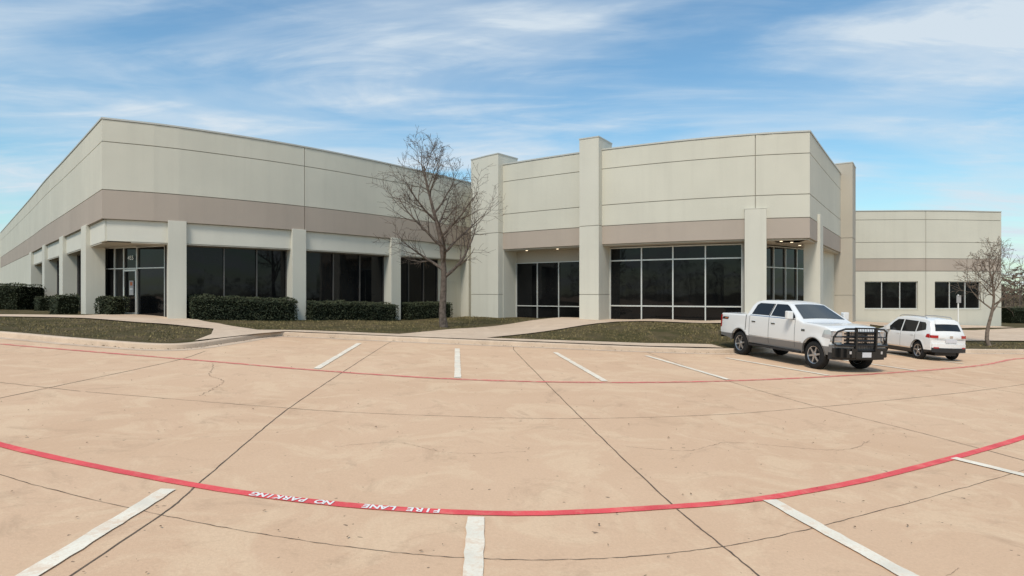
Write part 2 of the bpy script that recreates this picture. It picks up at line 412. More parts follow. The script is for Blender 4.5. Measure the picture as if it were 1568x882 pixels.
fc=[PF.of(-14.33,26.3),PF.of(-10.3,29.7),PF.of(-6.48,34.2)]
for s in fc: pbox(cm,PF,s-.36,s+.34,-.5,5.22,-.75,.05,'colm')
pbox(cm,PF,PF.L-.9,PF.L,-.5,4.9,-.75,.04,'colm')
sc=[PS.L-3.6,PS.L-10.9,PS.L-18.8,PS.L-27.9]
for s in sc: pbox(cm,PS,s-1.3,s,-.5,5.22,-.70,.05,'colm')
D=-.62
edges=[(fc[0]+.34,fc[1]-.36),(fc[1]+.34,fc[2]-.36)]
for a,b in edges:
    L=b-a; storefront(gl,fr,PF,a,b,.9,4.22,D,[a+L*.36,a+L*.68],[1.62],'alud',.05)
a=fc[2]+.34; b=PF.L-.9; L=b-a
storefront(gl,fr,PF,a,a+L*.62,.4,4.22,D,[a+L*.2,a+L*.41],[1.5],'alud',.05)
pbox(lo,PF,a+L*.62+.01,b,-.5,4.27,D-.1,D+.02,'beam')
pbox(fr,PF,a+L*.70,a+L*.92,.3,2.9,D+.025,D+.06,'colm')
for i in range(3):
    a=sc[i+1]; b=sc[i]-1.3; L=b-a
    storefront(gl,fr,PS,a,b,.9,4.22,-.66,[a+L*.33,a+L*.66],[1.62],'alud',.05)
pbox(lo,PS,0,sc[3]-1.3,-1.5,5.14,-.4,0,'wall')
E=Path([(-18.9,28.5),(-15.15,26.9)],False)
storefront(gl,fr,E,0,E.L,1.02,4.22,0,[.75,1.38,2.25],[3.25],'alu',.045)
pe=PF.at(fc[0]-.3,-.72)
storefront(gl,fr,Path([(-15.15,26.9),tuple(pe)],False),0,(Vector((-15.15,26.9))-pe).length,1.0,4.22,0,[],[1.62],'alud')
q=PS.at(sc[0]-1.0,-.72); EE=Path([tuple(q),(-18.9,28.5)],False)
storefront(gl,fr,EE,0,EE.L,1.0,4.22,0,[],[1.62],'alud')
pbox(fr,E,1.40,2.23,1.02,1.26,.072,.085,'alu'); pbox(fr,E,1.38,1.44,1.02,3.2,.072,.09,'alu'); pbox(fr,E,2.19,2.25,1.02,3.2,.072,.09,'alu')
pbox(fr,E,1.445,2.185,3.12,3.2,.073,.088,'alu')
pbox(fr,E,1.50,1.53,1.9,2.35,.1,.13,'chrome')
pbox(fr,E,1.70,1.98,2.05,2.70,.008,.02,'paper'); pbox(fr,E,1.76,1.92,2.48,2.64,.022,.026,'orange'); pbox(fr,E,1.74,1.94,2.30,2.34,.022,.026,'whitep')
pbox(fr,E,0.1,.7,1.07,1.75,.008,.05,'alud')
p=E.at(1.85,.06); ev=(E.p[1]-E.p[0]).normalized(); mm=Matrix(((ev.x,0,ev.y,p.x),(ev.y,0,-ev.x,p.y),(0,1,0,3.72),(0,0,0,1)))
lettering('455',None,0,.26,'whitep','address_number',bld,rot=mm)
s0=PC.of(-.5,34); sA=PC.of(3.6,31.05); sB=PC.of(4.48,30.5); sJ=PC.of(10.9,27.5)
zc=[4.55,5.47,6.5,8.3,RT]; mc=['band','wall','wall','wall']
panels(up,PC,[s0-.1,sA+.1],zc,mc)
panels(up,PC,[sB-.1,sJ,PC.L],zc,mc)
panels(up,PR,[0,PR.of(19.6,36.6)+.3],zc,mc)
pbox(cop,PC,s0-.1,sA+.1,RT,RT+.07,-.38,.03,'coping'); pbox(cop,PC,sB-.1,PC.L,RT,RT+.07,-.38,.03,'coping'); pbox(cop,PR,0,PR.L,RT,RT+.07,-.38,.03,'coping')
def pilaster(pa,a,b,d0,d1,zt,m='colm',z0=-.5):
    for za,zb in ((z0,2.05),(2.08,5.45),(5.48,zt)): pbox(cm,pa,a,b,za,zb,d0,d1,m)
    pbox(cm,pa,a+.02,b-.02,z0,zt-.05,d0+.02,d1-.02,'joint'); pbox(cop,pa,a-.02,b+.02,zt,zt+.06,d0-.02,d1+.02,'coping')
pilaster(PC,.0,s0+.0,-1.3,.42,9.78)
pbox(cm,PC,s0,s0+.02,-.5,4.54,-1.4,.0,'colm')
pilaster(PC,sA,sB,-1.3,.42,9.8)
sT=PR.of(19.6,36.6)
for za,zb in ((-1.5,2.0),(2.03,5.4),(5.43,9.85)): pbox(cm,PR,sT,sT+2.0,za,zb,-1.1,.62,'tan')
pbox(cm,PR,sT+.02,sT+1.98,-1.5,9.8,-1.08,.6,'joint'); pbox(cop,PR,sT-.02,sT+2.02,9.85,9.91,-1.12,.64,'coping')
a=s0+.02; b=sA; L=b-a; d=-1.2
storefront(gl,fr,PC,a,b,.7,3.85,d,[a+L*.30,a+L*.58,a+L*.86],[1.43],'alu',.045)
pbox(lo,PC,a,b,3.85,4.55,d-.1,d+.03,'tan')
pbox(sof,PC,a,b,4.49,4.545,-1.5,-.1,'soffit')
a=sB; b=PC.of(10.4,27.6); L=b-a; d=-1.05
storefront(gl,fr,PC,a,b,.75,4.45,d,[a+L*.26,a+L*.50,a+L*.74],[1.5,3.78],'alu',.06)
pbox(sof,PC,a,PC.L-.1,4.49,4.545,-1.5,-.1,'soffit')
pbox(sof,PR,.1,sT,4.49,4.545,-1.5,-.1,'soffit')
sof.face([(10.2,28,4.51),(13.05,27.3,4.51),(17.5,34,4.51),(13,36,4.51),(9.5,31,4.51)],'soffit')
A=PC.at(b,-1.05)
E2=Path([tuple(A),(15.6,32.3)],False)
storefront(gl,fr,E2,0,E2.L,.75,4.45,0,[.35,1.35,2.6,3.7,4.8],[1.5,3.4],'alu',.05)
pbox(fr,E2,.40,1.3,.8,3.35,.075,.09,'alud')
for s in (.42,1.22): pbox(fr,E2,s,s+.08,.8,3.35,.092,.11,'alu')
E3=Path([(15.6,32.3),tuple(PR.at(sT,-.35))],False); pbox(lo,E3,0,E3.L,-.5,4.5,-.1,0,'wall')
for s in (sJ,): pbox(cm,PC,s-.45,s+.45,-.5,5.9,-.75,.12,'colm'); pbox(cop,PC,s-.46,s+.46,5.9,5.93,-.76,.13,'colm')
sq=PR.of(14.45,29.0); pbox(cm,PR,sq-.1,sq+.9,-.5,5.85,-.60,.12,'colm')
for pa,ss,d in ((PC,[s0+1.2,s0+3.2],-.6),(PC,[sJ+1.2],-.6),(PR,[1.0,3.2],-.9)):
    for s in ss:
        p=pa.at(s,d); lam.tube([(p.x,p.y,4.47),(p.x,p.y,4.488)],[.06,.06],12,'lamp')
RW=Path([(-2.35,41),(-2.05,35.5)],False); pbox(up,RW,0,RW.L,-.5,RT,-.3,0,'wall'); pbox(up,Path([(-2.3,40.1),(.5,40.5)],False),0,2.8,-.5,9.1,-.3,0,'wall')
p=PF.at(PF.L-.35,.10); lam.box(p.x-.14,p.x+.14,p.y-.1,p.y+.1,8.75,9.12,'alud')
w1=(PW.of(24.8,43.2),PW.of(28.4,43)); w2=(PW.of(29.6,42.95),PW.of(33.15,43.35)); wm=PW.of(28.95,42.95)
ZW=7.9
panels(up,PW,[0,wm,PW.L],[3.70,4.57,5.72,7.3,ZW],['band','wall','wall','wall'])
for a,b in ((0,w1[0]),(w1[1],wm-.016),(wm+.016,w2[0]),(w2[1],PW.L)): pbox(lo,PW,a,b,-1.5,3.68,-.35,0,'wall')
for a,b in (w1,w2):
    pbox(lo,PW,a,b,-1.5,1.05,-.35,0,'wall'); pbox(lo,PW,a,b,2.98,3.68,-.35,0,'wall')
    L=b-a; storefront(gl,fr,PW,a,b,1.05,2.98,-.16,[a+L*.33,a+L*.67],[],'alu',.05)
    pbox(lo,PW,a-.03,b+.03,1.0,1.045,-.1,.03,'beam')
pbox(cop,PW,0,PW.L,ZW,ZW+.06,-.38,.03,'coping')
PE=Path([(34.75,43.6),(36.5,60),(37,90)],False); panels(up,PE,[0,12,PE.L],[3.70,4.57,5.72,7.3,ZW],['band','wall','wall','wall']); pbox(lo,PE,0,PE.L,-1.5,3.68,-.35,0,'wall')
rf=MB()
def slab(mb,poly,z,k): mb.face([(x,y,z) for x,y in poly],k)
slab(rf,[(-16.5,25.6),(-14.2,26.9),(-10.5,30.2),(-6.8,34.6),(-2.6,40.6),(-1.6,35.8),(-.3,34.5),(4,31.2),(8,29.1),(11,27.9),(12.9,27.5),(16,32.2),(19.3,37),(24,44),(24,90),(-58,90),(-59.6,72)],8.7,'roof')
slab(rf,[(20,43.8),(24,43.6),(34.4,44),(36.6,90),(20,90)],7.5,'roof')
rf.box(-60,37,89.5,90,-2,9,'wall'); rf.box(-60.5,-59.9,72,90,-2,9.2,'wall')
rf.obj('roof',bld)
up.obj('upper_walls',bld); lo.obj('lower_walls',bld); gl.obj('window_glass',bld); fr.obj('window_frames',bld); cm.obj('columns',bld,bevel=.015); cop.obj('parapet_coping',bld); sof.obj('soffits',bld); lam.obj('downlights',bld)
# ------------------------------------------------------------ vegetation
def leafbox(name,pa,s0,s1,d0,d1,h,n,seed):
    r=random.Random(seed); e=MB()
    L=s1-s0; W=d1-d0
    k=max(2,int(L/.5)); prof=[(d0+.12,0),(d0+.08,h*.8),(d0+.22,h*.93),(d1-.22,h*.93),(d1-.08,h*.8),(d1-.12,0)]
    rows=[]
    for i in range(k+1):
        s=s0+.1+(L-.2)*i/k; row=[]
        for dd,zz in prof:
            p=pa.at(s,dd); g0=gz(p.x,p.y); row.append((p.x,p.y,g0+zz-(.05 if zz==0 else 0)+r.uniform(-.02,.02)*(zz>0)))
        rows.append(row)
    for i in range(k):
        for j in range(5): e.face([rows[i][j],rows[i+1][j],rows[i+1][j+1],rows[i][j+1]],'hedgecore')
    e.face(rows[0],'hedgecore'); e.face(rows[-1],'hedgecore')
    for i in range(n):
        a=r.random()*(L*W+2*L*h+2*W*h)
        if a<L*W: s=r.uniform(s0,s1); dd=r.uniform(d0,d1); z=h
        elif a<L*W+L*h*2: s=r.uniform(s0,s1); dd=d1 if r.random()<.8 else d0; z=r.uniform(0,h)
        else: s=s0 if r.random()<.5 else s1; dd=r.uniform(d0,d1); z=r.uniform(0,h)
        zz=z-max(0,z-h*.82)*abs((dd-(d0+d1)/2)/(W/2))**3*.6
        bumpy=noise.noise(Vector((s*1.7,dd*2+seed,z*2)))*.13
        s+=r.gauss(0,.03); dd+=r.gauss(0,.03)+bumpy*(1 if dd>(d0+d1)/2 else -1)*.7; zz+=r.gauss(0,.02)+bumpy*.8*(z/h)
        if zz<.02: zz=.02
        p=pa.at(max(.01,s),dd); c=Vector((p.x,p.y,gz(p.x,p.y)+zz))
        u=Vector((r.gauss(0,1),r.gauss(0,1),r.gauss(0,1))).normalized(); v=u.orthogonal().normalized(); sz=r.uniform(.02,.045)
        e.face([c-u*sz,c+v*sz*.6,c+u*sz,c-v*sz*.6],'hedge2' if r.random()<.25+.5*(z>=h) else 'hedge')
    return e.obj(name,None,recalc=False)
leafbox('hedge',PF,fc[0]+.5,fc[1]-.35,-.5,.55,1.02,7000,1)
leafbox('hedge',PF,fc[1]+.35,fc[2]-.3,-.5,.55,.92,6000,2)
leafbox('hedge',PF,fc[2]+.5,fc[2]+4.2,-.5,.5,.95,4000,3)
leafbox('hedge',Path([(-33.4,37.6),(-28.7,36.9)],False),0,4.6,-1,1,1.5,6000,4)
leafbox('shrub',PS,sc[0]-4.4,sc[0]-1.5,.0,.9,.9,2500,5)
leafbox('shrub',Path([(-18.1,27.35),(-17.2,26.95)],False),0,.95,-.4,.45,.8,1800,6)
leafbox('shrub',PS,sc[1]-3.5,sc[1]-1.6,.0,.9,.8,1500,8)
leafbox('hedge',Path([(40,50.5),(47,53)],False),0,7.4,-1,1,1.3,4000,9)
def make_tree(name,base,height,spread,seed,trunk_h,r0,mat,lean=(0,0),limbs=13,k2=7,k3=5,el0=18,tw=.0055):
    r=random.Random(seed); T=MB()
    def br(p,d,L,rad,lvl,n=6):
        pts=[Vector(p)];rs=[rad];d=Vector(d).normalized(); ax=Vector((r.gauss(0,1),r.gauss(0,1),0))*.06
        for i in range(n):
            up_=.10 if lvl<3 else .03
            d=(d+ax+Vector((r.gauss(0,.09),r.gauss(0,.09),r.gauss(0,.06)+up_))).normalized()
            pts.append(pts[-1]+d*(L/n)); rs.append(max(tw*.85,rad*(1-.82*(i+1)/n)))
        T.tube(pts,rs,{1:7,2:5,3:4}.get(lvl,3),mat,cap=False)
        return pts,rs
    def kids(pts,rs,L,lvl,cnt,t0,ang):
        for i in range(cnt):
            t=t0+(1-t0)*(i+r.random()*.8)/cnt; k=min(len(pts)-2,int(t*(len(pts)-1))); f=t*(len(pts)-1)-k
            p=pts[k].lerp(pts[k+1],min(1,f)); d=(pts[k+1]-pts[k]).normalized(); rr=rs[k]*(1-f)+rs[k+1]*f
            a=r.uniform(0,2*math.pi); o=d.orthogonal().normalized(); o=Matrix.Rotation(a,3,d)@o
            an=math.radians(r.gauss(ang,8)); dd=d*math.cos(an)+o*math.sin(an)
            yield p,dd,rr,t
    base=Vector(base)
    pts=[base+Vector((0,0,-.15))];rs=[r0*1.25]; n=12
    for i in range(1,n+1):
        t=i/n; z=height*.90*t
        x=lean[0]*t*t+.10*math.sin(t*7+seed); y=lean[1]*t*t+.08*math.sin(t*5+1)
        pts.append(base+Vector((x,y,z))); rs.append(r0*(1-.93*t)**.9+.008)
    T.tube(pts,rs,9,mat,cap=False)
    for i in range(limbs):
        zt=trunk_h/height+(1-trunk_h/height)*((i+.3)/limbs)**1.05
        k=min(n-1,int(zt*n)); f=zt*n-k
        p=pts[k].lerp(pts[min(n,k+1)],min(1,f)); a=i*2.4+r.uniform(-.4,.4)
        rem=1-zt
        L=spread*(.36+.85*rem**.6)*r.uniform(.85,1.12)
        el=math.radians(el0+44*zt+r.uniform(-7,7))
        d=Vector((math.cos(a)*math.cos(el),math.sin(a)*math.cos(el),math.sin(el)))
        rr=rs[k]*.62
        P,Q=br(p,d,L,max(.014,rr),1,7)
        for p2,d2,r2,_ in kids(P,Q,L,2,k2,.2,44):
            L2=L*r.uniform(.35,.55); P2,Q2=br(p2,d2,L2,max(.009,r2*.6),2,5)
            for p3,d3,r3,_ in kids(P2,Q2,L2,3,k3,.2,42):
                L3=L2*r.uniform(.4,.65); P3,Q3=br(p3,d3,L3,max(.007,r3*.6),3,4)
                for p4,d4,r4,_ in kids(P3,Q3,L3,4,3,.25,40):
                    br(p4,d4,L3*r.uniform(.4,.6),tw,4,2)
                    if r.random()<.10:
                        c=p4+d4*.1; u=Vector((r.gauss(0,1),r.gauss(0,1),r.gauss(0,1))).normalized()*.035; v=u.orthogonal().normalized()*.02
                        T.face([c-u,c+v,c+u,c-v],'deadleaf')
    return T.obj(name,None,recalc=False,smooth=True)
make_tree('bare_tree',(-2.82,25.5,gz(-2.82,25.5)),7.5,2.7,11,2.2,.155,'bark',lean=(-.8,.2),limbs=14,k2=8,k3=5,el0=14)
make_tree('bare_tree',(20.5,26.3,gz(20.5,26.3)),4.0,1.65,23,1.5,.075,'bark2',lean=(.1,.1),limbs=12,k2=6,k3=5,el0=14,tw=.006)
def woods(name,pts,h,n,seed,sc_=1):
    r=random.Random(seed); T=MB()
    P=Path(pts,False)
    for i in range(n):
        s=r.uniform(0,P.L); p=P.at(s,r.uniform(-6,6)*sc_); z0=plane(p.x,p.y)-.6; hh=h*r.uniform(.5,1.1)*(1+.25*noise.noise(Vector((s*.06,seed,0))))
        T.tube([(p.x,p.y,z0),(p.x+r.uniform(-.4,.4),p.y,z0+hh*.8)],[.12,.03],4,'bark',cap=False)
        for j in range(34):
            t=r.random()**.7; w=h*.28*math.sin(math.pi*min(1,t*.85+.12)); c=Vector((p.x+r.gauss(0,w*.6),p.y+r.gauss(0,w*.6),z0+hh*(.08+.92*t)))
            d=Vector((r.gauss(0,1),r.gauss(0,1),r.gauss(.6,.8))).normalized()*r.uniform(.3,.9); u=d.orthogonal().normalized()*r.uniform(.06,.22)
            T.face([c-d*.5-u,c-d*.5+u,c+d*.7],'ttree')
    T.obj(name,None,recalc=False)
woods('distant_tree_line',[(52,66),(66,78),(82,92),(150,130)],6.0,130,3,.7)
woods('distant_tree_line',[(-110,-20),(-60,-70),(0,-85),(70,-70),(120,-10),(130,40)],10,420,5)
gb=MB(); r=random.Random(5)
def inpoly(x,y,P):
    c=False;j=len(P)-1
    for i in range(len(P)):
        if (P[i][1]>y)!=(P[j][1]>y) and x<(P[j][0]-P[i][0])*(y-P[i][1])/(P[j][1]-P[i][1])+P[i][0]: c=not c
        j=i
    return c
zones=[([(-15,18.5),(-12,17.4),(-9.8,16.9),(-9.5,18.5),(-10.3,21.2),(-13.3,22.9),(-17,24.1),(-21,23.6),(-24,21)],5000),
 ([(-8.9,21.8),(-4.2,21.9),(2.3,31.6),(-.6,33.4),(-2.4,38),(-6,33.4),(-10,28.9),(-13,26.2),(-10.8,23.6)],8500),
 ([(-.6,21.6),(4.6,21.35),(7.2,21.6),(10,22.7),(12.4,24.9),(8.4,26.7),(4.9,28.0)],6500),
 ([(17.2,24.4),(20.7,25.1),(26,26.8),(26,28.8),(18.2,27.3),(16.2,25.7)],2200)]
for Z,n in zones:
    xs=[p[0] for p in Z];ys=[p[1] for p in Z]
    k=0
    while k<n:
        x=r.uniform(min(xs),max(xs));y=r.uniform(min(ys),max(ys))
        if not inpoly(x,y,Z): k+=.3; continue
        k+=1
        if noise.noise(Vector((x*.8,y*.8,3)))<-.25: continue
        z=gz(x,y)-.01
        a=r.uniform(0,6.28); h=r.uniform(.025,.075); w=r.uniform(.012,.03)
        gb.face([(x-w*math.cos(a),y-w*math.sin(a),z),(x+w*math.cos(a),y+w*math.sin(a),z),(x+r.gauss(0,.02),y+r.gauss(0,.02),z+h)],'blade')
gb.obj('grass_tufts',None,recalc=False)
fl=MB()
for i in range(230):
    y=3.2+r.random()**1.3*16; x=r.uniform(-.85,.85)*y
    if y>12 and r.random()<.5: continue
    sz=r.uniform(.006,.022); a=r.uniform(0,6.28); z=plane(x,y)+.016
    fl.face([(x+math.cos(a)*sz,y+math.sin(a)*sz,z),(x-math.sin(a)*sz*.5,y+math.cos(a)*sz*.5,z+sz*.5),(x-math.cos(a)*sz,y-math.sin(a)*sz,z),(x+math.sin(a)*sz*.5,y-math.cos(a)*sz*.5,z+.002)],'deadleaf')
for i in range(320):
    k=r.randrange(20,len(CURB)-12); P=Vector(CURB[k]).lerp(Vector(CURB[k+1]),r.random())-nrm[k]*abs(r.gauss(.05,.09)); sz=r.uniform(.01,.03); a=r.uniform(0,6.28); z=plane(P.x,P.y)+.022
    fl.face([(P.x+math.cos(a)*sz,P.y+math.sin(a)*sz,z),(P.x-math.sin(a)*sz*.6,P.y+math.cos(a)*sz*.6,z+sz*.5),(P.x-math.cos(a)*sz,P.y-math.sin(a)*sz,z),(P.x+math.sin(a)*sz*.6,P.y-math.cos(a)*sz*.6,z+.002)],'deadleaf')
fl.obj('fallen_leaves',None,recalc=False)
sp=MB(); z0=gz(24.2,33.3)
sp.tube([(24.2,33.3,z0-.1),(24.2,33.3,z0+2.2)],[.035,.035],8,'whitep'); sp.box(24.08,24.32,33.24,33.26,z0+1.75,z0+2.15,'paper'); sp.obj('parking_sign')
# ------------------------------------------------------------ vehicles
def interp(T,x):
    if x<=T[0][0]: return T[0][1]
    for i in range(len(T)-1):
        if x<=T[i+1][0]:
            t=(x-T[i][0])/(T[i+1][0]-T[i][0]) if T[i+1][0]>T[i][0] else 0
            return T[i][1]+t*(T[i+1][1]-T[i][1])
    return T[-1][1]
class Car:
    def __init__(s,top,base,axles,ra,wz,f,plan,crown,xs,zfix,split,cm_='carwhite',low='cargrey'):
        s.top=top;s.base=base;s.ax=axles;s.ra=ra;s.wz=wz;s.f=f;s.plan=plan;s.crown=crown;s.split=split
        mbd=MB(); x0,x1=top[0][0],top[-1][0]
        X=sorted(set([round(v,3) for v in xs]+[round(t[0],3) for t in top]+[round(a+ra*math.cos(q*math.pi/14),3) for a in axles for q in range(15)]))
        X=[x for x in X if x0<=x<=x1]
        rr=.055
        rows=[]
        for x in X:
            zt=interp(top,x); zb=s.zb(x); ring=[]
            ring.append((x,0,zb))
            ring.append((x,.97*f(x,zb)-.03,zb))
            for z in zfix:
                zz=max(zb,min(z,zt-rr)); ring.append((x,f(x,zz),zz))
            for q in range(5):
                a=q/4*math.pi/2; zz=zt-rr+rr*math.sin(a); yy=f(x,zz)-rr*(1-math.cos(a)); ring.append((x,yy,zz))
            ye=f(x,zt)-rr
            for yf in (.8,.55,.28,0): ring.append((x,ye*yf,zt+crown*(1-yf*yf)))
            rows.append(ring)
        n=len(rows[0]); nz=len(zfix)
        for sg in (1,-1):
            for i in range(len(rows)-1):
                for j in range(n-1):
                    q=[rows[i][j],rows[i+1][j],rows[i+1][j+1],rows[i][j+1]]
                    zm=sum(p[2] for p in q)/4
                    k='black' if j==0 else (low if zm<split else cm_)
                    mbd.face([s.T(p[0],p[1]*sg,p[2]) for p in q],k)
        for e in (0,-1):
            rg=rows[e]
            for sg in (1,-1):
                pts=rg[1:2+nz]
                for j in range(len(pts)-1):
                    a=pts[j];b=pts[j+1]
                    if b[2]-a[2]<1e-4: continue
                    for q in range(4):
                        u0,u1=q/4,(q+1)/4
                        mbd.face([s.T(a[0],a[1]*u0*sg,a[2]),s.T(a[0],a[1]*u1*sg,a[2]),s.T(b[0],b[1]*u1*sg,b[2]),s.T(b[0],b[1]*u0*sg,b[2])],low if (a[2]+b[2])/2<split else cm_)
                pts=rg[1+nz:]
                mbd.face([s.T(p[0],p[1]*sg,p[2]) for p in pts]+[s.T(pts[0][0],0,pts[0][2])],cm_)
        s.body=mbd
    def zb(s,x):
        b=interp(s.base,x)
        for a in s.ax:
            if abs(x-a)<s.ra: b=max(b,s.wz+math.sqrt(s.ra**2-(x-a)**2))
        return b
    def T(s,x,y,z): return (x+s.plan(x,y),y,z)
    def side(s,mb,poly,mat,o=.006,step=.12):
        for sg in (1,-1):
            bm=bmesh.new(); vs=[bm.verts.new((p[0],0,p[1])) for p in poly]; bm.faces.new(vs)
            for ax in (0,2):
                lo_=min(v.co[ax] for v in bm.verts); hi=max(v.co[ax] for v in bm.verts); t=lo_+step
                while t<hi:
                    co=[0,0,0];co[ax]=t;no=[0,0,0];no[ax]=1
                    bmesh.ops.bisect_plane(bm,geom=bm.verts[:]+bm.edges[:]+bm.faces[:],plane_co=co,plane_no=no); t+=step
            for fc_ in bm.faces:
                mb.face([s.T(v.co.x,sg*(s.f(v.co.x,v.co.z)+o),v.co.z) for v in fc_.verts],mat)
            bm.free()
    def patch(s,mb,xa,xb,ya,yb,mat,o=.008,n=8):
        for i in range(n):
            for j in range(n):
                q=[]
                for (a,b) in ((i,j),(i+1,j),(i+1,j+1),(i,j+1)):
                    x=xa+(xb-xa)*a/n; yf=ya+(yb-ya)*b/n
                    zt=interp(s.top,x); ye=s.f(x,zt)-.055; q.append(s.T(x,ye*yf,zt+s.crown*(1-yf*yf)+o))
                mb.face(q,mat)
def wheels(par,axles,track,r,w,rimr,spokes,rim='alloy'):
    for i,a in enumerate(axles):
        for sg in (1,-1):
            m=MB(); y=sg*track
            P=[(rimr,-w/2),(r-.05,-w/2-.004),(r-.015,-w/2+.02),(r,-w/2+.06),(r,w/2-.06),(r-.015,w/2-.02),(r-.05,w/2+.004),(rimr,w/2)]
            m.lathe(P,a,y,r,36,'tire')
            m.lathe([(rimr,-w/2),(rimr-.015,-w/2+.01),(rimr-.02,w/2-.01),(rimr,w/2)],a,y,r,36,rim)
            m.lathe([(.001,0),(rimr-.018,0)],a,y+sg*(w/2-.10),r,36,'black')
            m.lathe([(.001,sg*.012),(.055,sg*.01),(.07,-sg*.02),(.07,-sg*.06)],a,y+sg*(w/2-.02),r,18,rim)
            for k in range(spokes):
                t=2*math.pi*k/spokes+.2
                def TT(x,yy,z,t=t):
                    return (a+x*math.cos(t)-z*math.sin(t), y+sg*(w/2-.025)+yy, r+x*math.sin(t)+z*math.cos(t))
                y0,y1=(-.03,0) if sg>0 else (0,.03)
                m.box8([TT(.05,y0,-.035),TT(rimr-.01,y0,-.022),TT(rimr-.01,y1,-.022),TT(.05,y1,-.035),TT(.05,y0,.035),TT(rimr-.01,y0,.022),TT(rimr-.01,y1,.022),TT(.05,y1,.035)],rim)
            m.obj('wheel_%d'%(i*2+(sg>0)+1),par,smooth=True,ang=40)
def place(par,x,y,ang,sc):
    n=Vector((.035,-.017,1)).normalized(); X=Vector((math.cos(ang),math.sin(ang),0)); X=(X-n*X.dot(n)).normalized(); Y=n.cross(X)
    m=Matrix((X,Y,n)).transposed().to_4x4(); m=m@Matrix.Diagonal((*sc,1)); m.translation=(x,y,plane(x,y)); par.matrix_world=m
zf=[.36,.42,.5,.58,.66,.72,.78,.86,.94,1.02,1.10,1.18,1.25,1.31,1.36,1.40,1.44,1.5,1.56,1.62,1.68,1.74,1.8,1.86]
xs=[-3.08+.12*i for i in range(50)]
def ft(x,z):
    w=.985
    if z<.9: w-=.07*((.9-z)/.5)**2
    w-=.02*max(0,(z-1.0)/.4)**2 if z<1.4 else .02
    if z>1.40 and -1.6<x<1.6: w-=.30*((z-1.40)/.5)
    if x>1.8: w-=.07*((x-1.8)/.95)**2
    if x<-2.7: w-=.03*((-2.7-x)/.4)
    for a in (-1.84,1.84):
        d=math.hypot(x-a,z-.42)
        if d<.66: w+=.022*max(0,1-abs(d-.53)/.13)
    return w
def plant(x,y):
    if x>1.9: return -.13*(y/.98)**2*((x-1.9)/.85)
    if x<-2.6: return .04*(y/.98)**2*((-2.6-x)/.45)
    return 0
ttop=[(-3.08,1.36),(-3.05,1.41),(-1.52,1.43),(-1.47,1.45),(-1.40,1.80),(-1.32,1.89),(-1.1,1.935),(-.3,1.955),(.15,1.93),(.42,1.865),(1.22,1.40),(1.36,1.345),(1.8,1.33),(2.3,1.29),(2.50,1.24),(2.58,1.18),(2.62,1.08)]
tbase=[(-3.08,.62),(-2.6,.58),(-2.3,.5),(1.3,.46),(2.3,.48),(2.62,.46)]
truck=empty('pickup_truck')
C=Car(ttop,tbase,(-1.84,1.84),.50,.42,ft,plant,.03,xs,zf,.74)
C.body.obj('body',truck,smooth=True,ang=38)
d=MB()
C.side(d,[(-1.24,1.46),(-.32,1.46),(-.32,1.845),(-1.08,1.845),(-1.19,1.78)],'cglass')
C.side(d,[(-.22,1.46),(.98,1.44),(.90,1.52),(.42,1.80),(.30,1.845),(-.22,1.845)],'cglass')
C.patch(d,.47,1.17,-.90,.90,'cgl2',.010)
C.patch(d,-1.46,-1.37,-.85,.85,'cglass',.012,n=4)
d.obj('windows',truck,smooth=True)
d=MB()
for x in (-1.30,-.27,1.0): C.side(d,[(x-.008,.56),(x+.008,.56),(x+.008,1.42),(x-.008,1.42)],'seam',.003)
C.side(d,[(-1.52,.56),(-1.49,.56),(-1.49,1.42),(-1.52,1.42)],'black',.003)
C.side(d,[(-.27,1.44),(-.27,1.85),(-.30,1.85),(-.30,1.44)],'black',.012)
C.side(d,[(-1.3,.735),(1.32,.735),(1.32,.75),(-1.3,.75)],'chrome',.006)
C.side(d,[(-1.28,1.415),(1.0,1.40),(1.0,1.42),(-1.28,1.437)],'chrome',.008)
C.side(d,[(-2.98,1.20),(-2.55,1.20),(-2.52,1.29),(-2.92,1.29)],'black',.005)
C.side(d,[(-2.78,1.225),(-2.60,1.225),(-2.58,1.265),(-2.76,1.265)],'orange',.008)
C.side(d,[(-3.07,.92),(-2.99,.92),(-2.97,1.36),(-3.07,1.34)],'tail',.012)
C.side(d,[(2.22,.98),(2.6,.94),(2.6,1.16),(2.52,1.20),(2.3,1.18)],'lens',.006)
C.side(d,[(1.3,1.08),(1.46,1.08),(1.46,1.14),(1.3,1.14)],'chrome',.008)
for a in (-1.84,1.84):
    pl=[(a+.50*math.cos(t*math.pi/16),.42+.50*math.sin(t*math.pi/16)) for t in range(17)]
    for i in range(16):
        p,q=pl[i],pl[i+1]; s_=1.05
        C.side(d,[p,q,(a+(q[0]-a)*s_,.42+(q[1]-.42)*s_),(a+(p[0]-a)*s_,.42+(p[1]-.42)*s_)],'cargrey',.012)
d.obj('trim',truck)
d=MB()
def TF(x,y,z): return C.T(x,y,z)
for i in range(8):
    ya,yb=-.60+i*.15,-.60+(i+1)*.15
    d.box(2.58,2.66,ya,yb,.80,1.17,'black',TF)
    for zz in (.85,.95,1.05,1.13): d.box(2.65,2.68,ya,yb,zz,zz+.035,'chrome',TF)
for sg in (1,-1):
    ys=sorted((sg*.60,sg*.66)); d.box(2.58,2.685,*ys,.80,1.18,'chrome',TF)
    for i in range(2):
        ys=sorted((sg*(.66+.14*i),sg*(.80+.14*i)))
        d.box(2.48,2.67,*ys,.90,1.15,'lens',TF); d.box(2.48,2.685,*ys,.865,.895,'chrome',TF); d.box(2.48,2.682,*ys,1.01,1.03,'chrome',TF); d.box(2.48,2.685,*ys,1.152,1.17,'chrome',TF)
